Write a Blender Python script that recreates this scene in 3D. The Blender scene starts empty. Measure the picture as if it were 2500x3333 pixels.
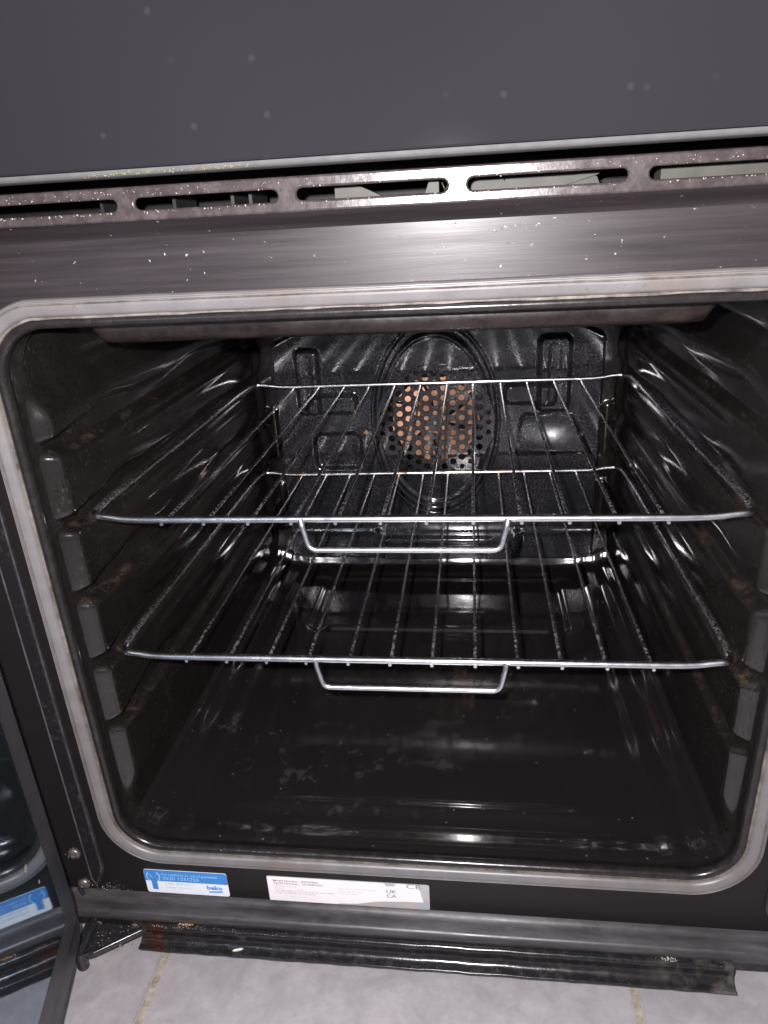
import bpy, bmesh, math, random
from mathutils import Vector, Matrix
random.seed(7)
SC = bpy.context.scene
COL = SC.collection

# ------------------------------------------------------------------ camera
cam_d = bpy.data.cameras.new("camera")
cam = bpy.data.objects.new("camera", cam_d); COL.objects.link(cam)
CR, CU, CF = Vector((0.9925, 0.1109, -0.0522)), Vector((0.0044, 0.3934, 0.9193)), Vector((-0.1225, 0.9126, -0.39))
CP = Vector((0.0436, -0.4198, 0.1842))
m = Matrix((CR, CU, -CF)).transposed().to_4x4(); m.translation = CP
cam.matrix_world = m
cam_d.sensor_fit = 'VERTICAL'; cam_d.sensor_height = 36.0
cam_d.lens = 2306.26 / 3333 * 36.0
cam_d.clip_start = 0.01; cam_d.clip_end = 50
SC.camera = cam

# ------------------------------------------------------------------ light (phone flash beside the lens, dim kitchen)
world = bpy.data.worlds.new("World"); SC.world = world; world.use_nodes = True
bg = world.node_tree.nodes["Background"]
bg.inputs[0].default_value = (0.80, 0.78, 0.86, 1); bg.inputs[1].default_value = 0.26
fl_d = bpy.data.lights.new("phone_flash", 'POINT')
fl_d.energy = 20.0; fl_d.shadow_soft_size = 0.004; fl_d.color = (1.0, 0.948, 0.972)
fl = bpy.data.objects.new("phone_flash", fl_d); COL.objects.link(fl)
fl.location = CP + Vector((-0.018, 0.0, 0.018))
vs = SC.view_settings
vs.view_transform = 'Standard'; vs.look = 'None'; vs.exposure = 0.32; vs.gamma = 1.0
vs.use_curve_mapping = False
SC.cycles.max_bounces = 8

# ------------------------------------------------------------------ materials
class NT:
    def __init__(s, name):
        s.mat = bpy.data.materials.new(name); s.mat.use_nodes = True
        s.t = s.mat.node_tree; s.b = s.t.nodes["Principled BSDF"]
        s.pos = s.t.nodes.new("ShaderNodeNewGeometry").outputs["Position"]
    def n(s, typ, **kw):
        nd = s.t.nodes.new(typ)
        for k, v in kw.items(): setattr(nd, k, v)
        return nd
    def link(s, a, b): s.t.links.new(a, b)
    def vec(s, scale, rot=(0, 0, 0)):
        mp = s.n("ShaderNodeMapping"); mp.inputs["Scale"].default_value = scale
        mp.inputs["Rotation"].default_value = rot
        s.link(s.pos, mp.inputs[0]); return mp.outputs[0]
    def noise(s, scale, detail=4, rough=0.55, stretch=(1, 1, 1), rot=(0, 0, 0), dist=0.0):
        nd = s.n("ShaderNodeTexNoise"); nd.inputs["Scale"].default_value = scale
        nd.inputs["Detail"].default_value = detail; nd.inputs["Roughness"].default_value = rough
        nd.inputs["Distortion"].default_value = dist
        s.link(s.vec(stretch, rot), nd.inputs["Vector"]); return nd.outputs[0]
    def ramp(s, fac, stops):
        r = s.n("ShaderNodeValToRGB"); e = r.color_ramp.elements
        while len(e) < len(stops): e.new(0.5)
        for el, (p, c) in zip(e, stops):
            el.position = p; el.color = (c, c, c, 1) if not isinstance(c, tuple) else (*c, 1)
        s.link(fac, r.inputs[0]); return r.outputs[0]
    def mix(s, fac, a, b, typ='MIX'):
        mx = s.n("ShaderNodeMix", data_type='RGBA', blend_type=typ)
        for sock, v in ((mx.inputs[0], fac), (mx.inputs[6], a), (mx.inputs[7], b)):
            if hasattr(v, "links"): s.link(v, sock)
            else: sock.default_value = v if isinstance(v, float) else (*v, 1)
        return mx.outputs[2]
    def math(s, op, a, b=None, clamp=False):
        nd = s.n("ShaderNodeMath", operation=op, use_clamp=clamp)
        for i, v in enumerate((a, b)):
            if v is None: continue
            if hasattr(v, "links"): s.link(v, nd.inputs[i])
            else: nd.inputs[i].default_value = v
        return nd.outputs[0]
    def sep(s):
        nd = s.n("ShaderNodeSeparateXYZ"); s.link(s.pos, nd.inputs[0]); return nd.outputs
    def band(s, v, lo, hi):
        mr = s.n("ShaderNodeMapRange", interpolation_type='SMOOTHSTEP')
        s.link(v, mr.inputs[0]); mr.inputs[1].default_value = lo; mr.inputs[2].default_value = hi
        return mr.outputs[0]
    def bump(s, h, strength, dist=0.001):
        bp = s.n("ShaderNodeBump"); bp.inputs["Strength"].default_value = strength
        bp.inputs["Distance"].default_value = dist; s.link(h, bp.inputs["Height"])
        s.link(bp.outputs[0], s.b.inputs["Normal"]); return bp
    def set(s, col=None, rough=None, metal=None, spec=None, ior=None, coat=None, coat_r=None):
        for nm, v in (("Base Color", col), ("Roughness", rough), ("Metallic", metal), ("Specular IOR Level", spec),
                      ("IOR", ior), ("Coat Weight", coat), ("Coat Roughness", coat_r)):
            if v is None: continue
            if hasattr(v, "links"): s.link(v, s.b.inputs[nm])
            else: s.b.inputs[nm].default_value = (*v, 1) if isinstance(v, tuple) else v

def mat_wall():
    t = NT("wall_enamel")
    sep = t.sep()
    up = t.n('ShaderNodeSeparateXYZ'); t.link(t.n('ShaderNodeNewGeometry').outputs['Normal'], up.inputs[0])
    c = t.mix(t.ramp(t.noise(7, 4, 0.6), [(0.35, 0.0), (0.68, 1.0)]), (0.0080, 0.0066, 0.0064), (0.0145, 0.0118, 0.0112))
    # baked-on spatter: fine tan specks, in patches, denser high up near the mouth
    spat = t.ramp(t.noise(520, 5, 0.7, (1, 1, 0.5)), [(0.56, 0.0), (0.66, 1.0)])
    reg = t.ramp(t.noise(17, 6, 0.7), [(0.44, 0.0), (0.62, 1.0)])
    c = t.mix(t.math('MULTIPLY', t.math('MULTIPLY', spat, reg), 0.8), c, (0.048, 0.036, 0.030))
    # dribbles running down
    run = t.ramp(t.noise(95, 4, 0.6, (1, 1, 0.10)), [(0.62, 0.0), (0.72, 1.0)])
    c = t.mix(t.math('MULTIPLY', t.math('MULTIPLY', run, reg), 0.5), c, (0.032, 0.024, 0.020))
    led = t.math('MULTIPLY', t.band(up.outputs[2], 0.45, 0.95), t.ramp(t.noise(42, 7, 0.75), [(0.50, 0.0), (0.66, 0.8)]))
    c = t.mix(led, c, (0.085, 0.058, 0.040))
    pits = t.ramp(t.noise(380, 3, 0.5), [(0.58, 0.0), (0.66, 1.0)])
    c = t.mix(t.math('MULTIPLY', pits, 0.7), c, (0.003, 0.0026, 0.0028))
    r = t.math('ADD', t.ramp(t.noise(60, 5, 0.6), [(0.3, 0.10), (0.75, 0.22)]), t.math('MULTIPLY', t.math('MULTIPLY', spat, reg), 0.2))
    t.set(c, r, spec=0.75)
    t.bump(t.noise(230, 5, 0.6, (1, 1, 0.5)), 0.09, 0.0007)
    return t.mat

def mat_back():
    t = NT("back_enamel")
    n1 = t.ramp(t.noise(420, 6, 0.75), [(0.46, 0.0), (0.68, 1.0)])
    big = t.ramp(t.noise(16, 6, 0.7), [(0.38, 0.1), (0.64, 1.0)])
    c = t.mix(t.math('MULTIPLY', n1, big), (0.0100, 0.0099, 0.0124), (0.090, 0.084, 0.086))
    run = t.ramp(t.noise(60, 4, 0.6, (1, 1, 0.12)), [(0.60, 0.0), (0.72, 1.0)])
    c = t.mix(t.math('MULTIPLY', run, 0.35), c, (0.10, 0.085, 0.075))
    t.set(c, t.ramp(t.noise(40, 5, 0.6), [(0.3, 0.07), (0.75, 0.14)]), spec=0.85)
    t.bump(t.noise(300, 4, 0.6), 0.022, 0.0005)
    return t.mat

def mat_floorpan():
    t = NT("pan_enamel")
    st = t.ramp(t.noise(44, 8, 0.72, dist=0.15), [(0.57, 0.0), (0.61, 1.0)])
    reg = t.ramp(t.noise(6.5, 3, 0.5), [(0.53, 0.0), (0.66, 0.7)])
    f = t.math('MULTIPLY', st, reg)
    c = t.mix(f, (0.0115, 0.0098, 0.0100), (0.036, 0.032, 0.032))
    sp = t.n("ShaderNodeTexVoronoi", voronoi_dimensions='2D'); sp.inputs["Scale"].default_value = 70
    t.link(t.pos, sp.inputs["Vector"])
    spk = t.ramp(sp.outputs["Distance"], [(0.035, 1.0), (0.06, 0.0)])
    keep = t.ramp(sp.outputs["Color"], [(0.78, 0.0), (0.82, 0.7)])
    spk = t.math('MULTIPLY', spk, keep)
    c = t.mix(spk, c, (0.16, 0.14, 0.13))
    r = t.math('ADD', t.ramp(t.noise(25, 5, 0.6), [(0.3, 0.055), (0.75, 0.12)]), t.math('MULTIPLY', f, 0.28))
    t.set(c, r, spec=0.85)
    t.bump(t.noise(90, 3, 0.5), 0.04, 0.0006)
    return t.mat

def mat_frame():
    t = NT("frame_enamel")
    streak = t.noise(14, 6, 0.7, (0.35, 1, 9), (0, math.radians(5), 0))
    wiped = t.band(t.sep()[2], 0.135, 0.150)
    big = t.ramp(t.noise(7, 3, 0.6), [(0.35, 0.0), (0.7, 1.0)])
    c = t.mix(t.math('MULTIPLY', wiped, t.ramp(streak, [(0.38, 0.15), (0.75, 1.0)])), (0.0105, 0.0090, 0.0094), (0.034, 0.0275, 0.0298))
    spk = t.ramp(t.noise(330, 2, 0.5), [(0.715, 0.0), (0.75, 1.0)])
    c = t.mix(t.math('MULTIPLY', spk, t.math('MULTIPLY', big, wiped)), c, (0.30, 0.27, 0.26))
    t.set(c, t.ramp(streak, [(0.3, 0.32), (0.75, 0.48)]), spec=0.26)
    t.bump(streak, 0.14, 0.0006)
    return t.mat

def mat_trim_dusty():
    t = NT("vent_enamel")
    d = t.ramp(t.noise(190, 6, 0.7), [(0.42, 0.0), (0.70, 1.0)])
    c = t.mix(d, (0.034, 0.027, 0.027), (0.068, 0.056, 0.055))
    t.set(c, t.ramp(t.noise(120, 4, 0.6), [(0.3, 0.17), (0.8, 0.33)]))
    t.bump(t.noise(420, 5, 0.65), 0.11, 0.0008)
    return t.mat

def mat_gloss_black(name="gloss_black", c0=(0.010, 0.0095, 0.010), dust=0.25):
    t = NT(name)
    d = t.ramp(t.noise(260, 6, 0.7), [(0.52, 0.0), (0.78, 1.0)])
    reg = t.ramp(t.noise(16, 4, 0.6), [(0.40, 0.0), (0.66, 1.0)])
    f = t.math('MULTIPLY', t.math('MULTIPLY', d, reg), dust)
    c = t.mix(f, c0, (0.28, 0.24, 0.22))
    t.set(c, t.ramp(t.noise(50, 5, 0.6), [(0.3, 0.14), (0.75, 0.30)]))
    t.bump(t.noise(200, 4, 0.6), 0.10, 0.0006)
    return t.mat

def mat_bottom_trim():
    t = NT("gutter_enamel")
    s = t.sep()
    n = t.noise(120, 6, 0.7, (1, 1, 1.5))
    d = t.ramp(n, [(0.50, 0.0), (0.72, 1.0)])
    rust_reg = t.math('MULTIPLY', t.band(s[0], -0.2175, -0.210), t.math('SUBTRACT', 1.0, t.band(s[0], -0.204, -0.192)))
    endr = t.band(s[0], 0.155, 0.225)
    c = t.mix(t.math('MULTIPLY', d, 0.10), (0.011, 0.0105, 0.011), (0.25, 0.22, 0.20))
    c = t.mix(t.math('MULTIPLY', endr, t.ramp(t.noise(45, 5, 0.6), [(0.45, 0.0), (0.62, 0.8)])), c, (0.11, 0.095, 0.085))
    rn = t.ramp(t.noise(75, 5, 0.65), [(0.40, 0.0), (0.55, 1.0)])
    c = t.mix(t.math('MULTIPLY', rn, rust_reg), c, (0.026, 0.0095, 0.0065))
    t.set(c, t.ramp(n, [(0.3, 0.14), (0.8, 0.30)]))
    t.bump(t.noise(350, 5, 0.65), 0.10, 0.0008)
    return t.mat

def mat_chrome():
    t = NT("rack_chrome")
    burnt = t.ramp(t.noise(600, 5, 0.75), [(0.50, 0.0), (0.66, 1.0)])
    s = t.sep()
    near = t.math('SUBTRACT', 1.0, t.band(s[1], 0.015, 0.10))
    off = t.band(s[1], 0.004, 0.010)
    f = t.math('MULTIPLY', t.math('MULTIPLY', burnt, near), off)
    f = t.math('MULTIPLY', f, 0.5)
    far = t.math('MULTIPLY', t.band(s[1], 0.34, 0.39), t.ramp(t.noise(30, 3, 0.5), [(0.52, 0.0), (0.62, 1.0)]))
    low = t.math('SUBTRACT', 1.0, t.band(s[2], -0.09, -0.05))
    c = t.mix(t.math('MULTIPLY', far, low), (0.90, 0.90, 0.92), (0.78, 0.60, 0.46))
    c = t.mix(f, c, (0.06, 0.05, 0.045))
    r = t.math('ADD', t.math('MULTIPLY', f, 0.35), t.ramp(t.noise(160, 4, 0.6), [(0.3, 0.20), (0.8, 0.32)]))
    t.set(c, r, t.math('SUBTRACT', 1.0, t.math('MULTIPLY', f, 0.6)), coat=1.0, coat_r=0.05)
    t.bump(t.noise(500, 4, 0.6), 0.045, 0.0004)
    return t.mat

def mat_wire():
    t = NT("wire_chrome")
    burnt = t.ramp(t.noise(420, 4, 0.6), [(0.50, 0.0), (0.60, 1.0)])
    s = t.sep()
    near = t.math('SUBTRACT', 1.0, t.band(s[1], 0.010, 0.075))
    off = t.band(s[1], 0.004, 0.010)
    f = t.math('MULTIPLY', t.math('MULTIPLY', burnt, near), off)
    f = t.math('MULTIPLY', f, 0.4)
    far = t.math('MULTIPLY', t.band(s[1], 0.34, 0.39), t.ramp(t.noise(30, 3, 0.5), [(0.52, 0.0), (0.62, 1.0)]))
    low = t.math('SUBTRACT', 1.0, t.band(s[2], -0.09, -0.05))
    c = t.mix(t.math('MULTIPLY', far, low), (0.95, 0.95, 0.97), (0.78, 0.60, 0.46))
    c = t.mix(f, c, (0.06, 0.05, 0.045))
    r = t.math('ADD', t.math('MULTIPLY', f, 0.35), t.ramp(t.noise(160, 4, 0.6), [(0.3, 0.22), (0.8, 0.30)]))
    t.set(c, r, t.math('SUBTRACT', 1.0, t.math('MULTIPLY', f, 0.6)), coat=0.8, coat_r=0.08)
    t.bump(t.noise(60, 2, 0.5), 0.02, 0.0004)
    return t.mat

def mat_gasket():
    t = NT("gasket_silicone")
    n = t.noise(60, 5, 0.6)
    c = t.mix(t.ramp(n, [(0.3, 0.0), (0.8, 1.0)]), (0.112, 0.106, 0.105), (0.160, 0.151, 0.149))
    dirt = t.ramp(t.noise(240, 5, 0.7), [(0.60, 0.0), (0.74, 1.0)])
    c = t.mix(t.math('MULTIPLY', dirt, 0.55), c, (0.05, 0.037, 0.028))
    big = t.ramp(t.noise(12, 4, 0.6), [(0.52, 0.0), (0.72, 0.6)])
    c = t.mix(big, c, (0.13, 0.10, 0.08))
    t.set(c, t.ramp(t.noise(30, 4, 0.6), [(0.3, 0.30), (0.75, 0.46)]), spec=0.5)
    t.bump(t.noise(380, 4, 0.6), 0.12, 0.0005)
    return t.mat

def mat_gasket_stain():
    t = NT("gasket_heel")
    c = t.mix(t.ramp(t.noise(60, 7, 0.75), [(0.35, 0.0), (0.60, 1.0)]), (0.035, 0.026, 0.020), (0.165, 0.145, 0.125))
    t.set(c, 0.55); return t.mat

def mat_lip():
    t = NT("lip_enamel")
    c = t.mix(t.ramp(t.noise(150, 5, 0.7), [(0.45, 0.0), (0.75, 1.0)]), (0.012, 0.0105, 0.0105), (0.024, 0.020, 0.019))
    t.set(c, t.ramp(t.noise(60, 4, 0.6), [(0.3, 0.18), (0.8, 0.32)]))
    t.bump(t.noise(250, 4, 0.6), 0.15, 0.0006)
    return t.mat

def mat_baffle():
    t = NT("baffle_enamel")
    c = t.mix(t.ramp(t.noise(120, 6, 0.7, (0.6, 1, 1)), [(0.40, 0.0), (0.75, 1.0)]), (0.0070, 0.0046, 0.0040), (0.022, 0.0150, 0.0130))
    t.set(c, t.ramp(t.noise(40, 4, 0.6), [(0.3, 0.22), (0.8, 0.42)]))
    t.bump(t.noise(200, 5, 0.6), 0.2, 0.0008)
    return t.mat

def mat_grill_glass():
    t = NT("grill_door_glass")
    c = t.mix(t.ramp(t.noise(2.2, 2, 0.5), [(0.35, 0.0), (0.65, 1.0)]), (0.0120, 0.0118, 0.0136), (0.0180, 0.0168, 0.0205))
    v = t.n("ShaderNodeTexVoronoi", voronoi_dimensions='2D'); v.inputs["Scale"].default_value = 45
    t.link(t.vec((1, 1, 1), (math.pi / 2, 0, 0)), v.inputs["Vector"])
    drop = t.ramp(v.outputs["Distance"], [(0.03, 1.0), (0.085, 0.0)])
    keep = t.ramp(v.outputs["Color"], [(0.60, 0.0), (0.76, 0.30)])
    c = t.mix(t.math('MULTIPLY', drop, keep), c, (0.045, 0.043, 0.047))
    t.set(c, 0.045, spec=0.5)
    return t.mat

def simple(name, c, rough=0.5, metal=0.0, spec=0.5, nscale=None, c2=None, bump=None):
    t = NT(name)
    col = c
    if nscale:
        col = t.mix(t.ramp(t.noise(nscale, 5, 0.65), [(0.38, 0.0), (0.66, 1.0)]), c, c2)
    t.set(col, rough, metal, spec)
    if bump: t.bump(t.noise(bump[0], 4, 0.6), bump[1], 0.0006)
    return t.mat

def mat_door_glass():
    t = NT("door_mirror_glass")
    d = t.ramp(t.noise(70, 5, 0.7, (1, 1, 0.4)), [(0.50, 0.0), (0.80, 1.0)])
    c = t.mix(d, (0.34, 0.42, 0.50), (0.36, 0.41, 0.47))
    t.set(c, t.ramp(t.noise(30, 4, 0.6), [(0.35, 0.03), (0.8, 0.08)]), 0.985)
    return t.mat

def mat_tile():
    t = NT("stone_tile")
    a = t.ramp(t.noise(42, 7, 0.62, dist=0.5), [(0.36, 0.0), (0.64, 1.0)])
    b = t.ramp(t.noise(8, 4, 0.6), [(0.35, 0.0), (0.65, 1.0)])
    c = t.mix(a, (0.28, 0.264, 0.270), (0.40, 0.378, 0.382))
    c = t.mix(t.math('MULTIPLY', b, 0.35), c, (0.34, 0.32, 0.335))
    fine = t.ramp(t.noise(160, 7, 0.7), [(0.35, 0.0), (0.70, 0.45)])
    c = t.mix(fine, c, (0.25, 0.228, 0.235))
    t.set(c, 0.40)
    t.bump(t.noise(60, 8, 0.65), 0.28, 0.0015)
    return t.mat

def mat_grout():
    t = NT("grout")
    c = t.mix(t.ramp(t.noise(110, 6, 0.7), [(0.35, 0.0), (0.62, 1.0)]), (0.20, 0.165, 0.125), (0.44, 0.385, 0.30))
    t.set(c, 0.85); t.bump(t.noise(250, 5, 0.7), 0.6, 0.002)
    return t.mat

def mat_ledge():
    t = NT("ledge_enamel")
    w = t.ramp(t.noise(30, 8, 0.75, (0.22, 1.6, 2.2)), [(0.36, 0.0), (0.66, 1.0)])
    fine = t.ramp(t.noise(240, 5, 0.7, (0.3, 1, 1)), [(0.35, 0.55), (0.65, 1.0)])
    c = t.mix(t.math('MULTIPLY', w, fine), (0.016, 0.0140, 0.0144), (0.075, 0.069, 0.071))
    t.set(c, t.ramp(t.noise(60, 5, 0.6), [(0.3, 0.30), (0.8, 0.5)]))
    t.bump(t.noise(180, 5, 0.6), 0.15, 0.0006)
    return t.mat

def mat_copper():
    t = NT("fan_copper")
    c = t.mix(t.ramp(t.noise(90, 5, 0.65), [(0.35, 0.0), (0.65, 1.0)]), (0.42, 0.17, 0.08), (0.72, 0.42, 0.26))
    t.set(c, 0.5, 0.35); t.bump(t.noise(200, 4, 0.6), 0.2, 0.0008)
    return t.mat

M = dict(wall=mat_wall(), back=mat_back(), pan=mat_floorpan(), frame=mat_frame(), vent=mat_trim_dusty(),
         black=mat_gloss_black(), gutter=mat_bottom_trim(), chrome=mat_chrome(), wire=mat_wire(), gasket=mat_gasket(),
         heel=mat_gasket_stain(), lip=mat_lip(), baffle=mat_baffle(), gglass=mat_grill_glass(),
         dglass=mat_door_glass(), tile=mat_tile(), grout=mat_grout(), ledge=mat_ledge(), copper=mat_copper(),
         hinge=mat_gloss_black("hinge_black", (0.016, 0.016, 0.017), 0.5),
         screw=simple("screw_steel", (0.30, 0.28, 0.26), 0.38, 0.8, 0.5, 300, (0.12, 0.09, 0.07), (300, 0.3)),
         silver=simple("silver_trim", (0.12, 0.123, 0.125), 0.35, 0.3, 0.5, 120, (0.15, 0.15, 0.145)),
         dframe=simple("door_profile", (0.040, 0.040, 0.044), 0.30, 0.3, 0.5, 80, (0.055, 0.054, 0.058)),
         beige=simple("duct_plastic", (0.040, 0.040, 0.032), 0.6, 0, 0.4, 40, (0.062, 0.060, 0.050)),
         dark=simple("duct_black", (0.006, 0.006, 0.006), 0.6, 0, 0.3, 90, (0.012, 0.011, 0.011)),
         body=simple("cabinet_black", (0.012, 0.012, 0.012), 0.45, 0, 0.5, 60, (0.02, 0.019, 0.019)),
         s_blue=simple("sticker_blue", (0.045, 0.21, 0.53), 0.38, 0, 0.5, 90, (0.052, 0.225, 0.55)),
         s_white=simple("sticker_white", (0.74, 0.76, 0.80), 0.38, 0, 0.5, 60, (0.80, 0.81, 0.83)),
         s_pale=simple("sticker_pale_print", (0.33, 0.50, 0.62), 0.4, 0, 0.5, 80, (0.42, 0.56, 0.66)),
         s_lite=simple("sticker_light_print", (0.30, 0.52, 0.80), 0.4, 0, 0.5, 80, (0.34, 0.56, 0.82)),
         s_logo=simple("sticker_logo_print", (0.075, 0.25, 0.62), 0.4, 0, 0.5, 80, (0.09, 0.28, 0.64)),
         p_paper=simple("plate_paper", (0.76, 0.71, 0.71), 0.5, 0, 0.4, 60, (0.80, 0.77, 0.77)),
         p_foil=simple("plate_foil", (0.45, 0.47, 0.52), 0.3, 0.3, 0.5, 70, (0.60, 0.50, 0.40)),
         p_ink=simple("plate_ink", (0.16, 0.145, 0.145), 0.5, 0, 0.4, 300, (0.22, 0.20, 0.20)),
         p_faint=simple("plate_faint_ink", (0.38, 0.34, 0.34), 0.5, 0, 0.4, 300, (0.46, 0.42, 0.42)),
         rust=simple('rust', (0.11, 0.032, 0.014), 0.8, 0, 0.3, 400, (0.045, 0.016, 0.010)),
         residue=simple('yellow_residue', (0.20, 0.185, 0.075), 0.6, 0, 0.4, 300, (0.14, 0.13, 0.06)),
         greyspeck=simple('grey_speck', (0.22, 0.21, 0.22), 0.35, 0, 0.6, 300, (0.12, 0.11, 0.115)),
         crumb=simple("crumb_white", (0.60, 0.57, 0.54), 0.6, 0, 0.4, 300, (0.5, 0.46, 0.42)),
         crumbb=simple("crumb_brown", (0.42, 0.26, 0.15), 0.7, 0, 0.3, 500, (0.22, 0.12, 0.06)),
         fleck=simple("grease_fleck", (0.36, 0.31, 0.28), 0.45, 0, 0.5, 300, (0.24, 0.19, 0.16)),
         )

# ------------------------------------------------------------------ helpers
def link(o, parent=None):
    COL.objects.link(o)
    if parent: o.parent = parent
    return o
def mesh(name, verts, faces, mat, parent=None, smooth=True, angle=None):
    me = bpy.data.meshes.new(name); me.from_pydata([tuple(v) for v in verts], [], faces); me.update()
    bm = bmesh.new(); bm.from_mesh(me); bmesh.ops.recalc_face_normals(bm, faces=bm.faces)
    bm.to_mesh(me); bm.free()
    me.materials.append(M[mat])
    if smooth:
        me.polygons.foreach_set("use_smooth", [True] * len(me.polygons))
        if angle: me.set_sharp_from_angle(angle=math.radians(angle))
    return link(bpy.data.objects.new(name, me), parent)
def empty(name, loc=(0, 0, 0), parent=None):
    o = bpy.data.objects.new(name, None); o.location = loc; o.empty_display_size = 0.05
    return link(o, parent)
def tag(o, label, cat, group=None):
    o["label"] = label; o["category"] = cat
    if group: o["group"] = group
    return o
def sstep(a, b, x):
    if a == b: return float(x > a)
    t = max(0.0, min(1.0, (x - a) / (b - a))); return t * t * (3 - 2 * t)
def tube_geo(pts, r, segs=10, closed=False):
    pts = [Vector(p) for p in pts]; n = len(pts); V = []; Fc = []
    def tang(i):
        if closed: return (pts[(i + 1) % n] - pts[i - 1]).normalized()
        return (pts[min(i + 1, n - 1)] - pts[max(i - 1, 0)]).normalized()
    t0 = tang(0); up = Vector((0, 0, 1)) if abs(t0.z) < 0.9 else Vector((1, 0, 0))
    nn = (up - t0 * up.dot(t0)).normalized()
    rr = r if callable(r) else (lambda i: r)
    for i in range(n):
        t = tang(i); nn = (nn - t * nn.dot(t)).normalized(); bb = t.cross(nn)
        for k in range(segs):
            a = 2 * math.pi * k / segs
            V.append(pts[i] + (nn * math.cos(a) + bb * math.sin(a)) * rr(i))
    for i in range(n if closed else n - 1):
        j = (i + 1) % n
        for k in range(segs):
            l = (k + 1) % segs
            Fc.append((i * segs + k, i * segs + l, j * segs + l, j * segs + k))
    if not closed:
        Fc.append(tuple(range(segs))); Fc.append(tuple((n - 1) * segs + k for k in range(segs)))
    return V, Fc
def tube(name, pts, r, mat, parent=None, segs=10, closed=False):
    V, Fc = tube_geo(pts, r, segs, closed); return mesh(name, V, Fc, mat, parent, True, 60)
def fillet(pts, rad, k=6):
    pts = [Vector(p) for p in pts]; out = [pts[0]]
    for i in range(1, len(pts) - 1):
        a, b, c = pts[i - 1], pts[i], pts[i + 1]
        d1, d2 = (a - b).normalized(), (c - b).normalized()
        ang = d1.angle(d2); l = min(rad / math.tan(ang / 2), 0.48 * (a - b).length, 0.48 * (c - b).length)
        p1, p2 = b + d1 * l, b + d2 * l
        for j in range(k + 1):
            t = j / k; out.append((1 - t) ** 2 * p1 + 2 * t * (1 - t) * b + t * t * p2)
    out.append(pts[-1]); return out
def rrect(x0, x1, z0, z1, r, k=10):
    """rounded rectangle, list of ((x,z),(nx,nz)) going round"""
    out = []
    for cx, cz, a0 in ((x1 - r, z0 + r, -90), (x1 - r, z1 - r, 0), (x0 + r, z1 - r, 90), (x0 + r, z0 + r, 180)):
        for j in range(k + 1):
            a = math.radians(a0 + 90 * j / k); n = (math.cos(a), math.sin(a))
            out.append(((cx + r * n[0], cz + r * n[1]), n))
    return out
def densify(loop, maxlen=0.02):
    out = []
    for i in range(len(loop)):
        (p, n), (q, m2) = loop[i], loop[(i + 1) % len(loop)]
        out.append((p, n)); L = math.dist(p, q); s = int(L / maxlen)
        for j in range(1, s + 1):
            t = j / (s + 1); out.append(((p[0] + (q[0] - p[0]) * t, p[1] + (q[1] - p[1]) * t), n if t < 0.5 else m2))
    return out
def sweep(name, loop, prof, mat, parent=None, closed_prof=False, angle=35, jitter=0.0):
    """prof: list of (outward offset, y)"""
    V = []; Fc = []; P = len(prof); N = len(loop)
    for (p, n) in loop:
        j = random.uniform(-jitter, jitter)
        for (o, y) in prof: V.append((p[0] + n[0] * (o + j), y + j, p[1] + n[1] * (o + j)))
    for i in range(N):
        for k in range(P if closed_prof else P - 1):
            a, b = i * P + k, i * P + (k + 1) % P; c, d = ((i + 1) % N) * P + (k + 1) % P, ((i + 1) % N) * P + k
            Fc.append((a, b, c, d))
    return mesh(name, V, Fc, mat, parent, True, angle)
def xprofile(name, prof, x0, x1, mat, parent=None, closed=True, angle=30, nx=2, wob=0.0):
    V = []; Fc = []; P = len(prof)
    for i in range(nx):
        x = x0 + (x1 - x0) * i / (nx - 1); w = random.uniform(-wob, wob)
        for (y, z) in prof: V.append((x, y + w, z + w))
    for i in range(nx - 1):
        for k in range(P if closed else P - 1):
            l = (k + 1) % P; Fc.append((i * P + k, i * P + l, (i + 1) * P + l, (i + 1) * P + k))
    if closed: Fc.append(tuple(range(P))); Fc.append(tuple((nx - 1) * P + k for k in range(P)))
    return mesh(name, V, Fc, mat, parent, True, angle)
def plate2d(name, loops, y, thick, mat, parent=None, bevel=0.0):
    """flat plate in the XZ plane facing -y, with holes; front face at y"""
    cu = bpy.data.curves.new(name, 'CURVE'); cu.dimensions = '2D'; cu.fill_mode = 'BOTH'
    cu.extrude = thick / 2; cu.bevel_depth = bevel; cu.bevel_resolution = 1 if bevel else 0
    for lp in loops:
        sp = cu.splines.new('POLY'); sp.points.add(len(lp) - 1); sp.use_cyclic_u = True
        for pt, (x, z) in zip(sp.points, lp): pt.co = (x, z, 0, 1)
    o = bpy.data.objects.new(name, cu); COL.objects.link(o)
    me = bpy.data.meshes.new_from_object(o.evaluated_get(bpy.context.evaluated_depsgraph_get()))
    bpy.data.objects.remove(o); bpy.data.curves.remove(cu)
    me.transform(Matrix.Translation((0, y + thick / 2 + bevel, 0)) @ Matrix.Rotation(math.pi / 2, 4, 'X'))
    me.name = name; me.materials.clear(); me.materials.append(M[mat])
    if bevel:
        me.polygons.foreach_set("use_smooth", [abs(p.normal.y) < 0.99 for p in me.polygons])
    return link(bpy.data.objects.new(name, me), parent)
def circle(cx, cz, r, k=16, a0=0.0, sx=1.0):
    return [(cx + sx * r * math.cos(a0 + 2 * math.pi * i / k), cz + r * math.sin(a0 + 2 * math.pi * i / k)) for i in range(k)]
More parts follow.
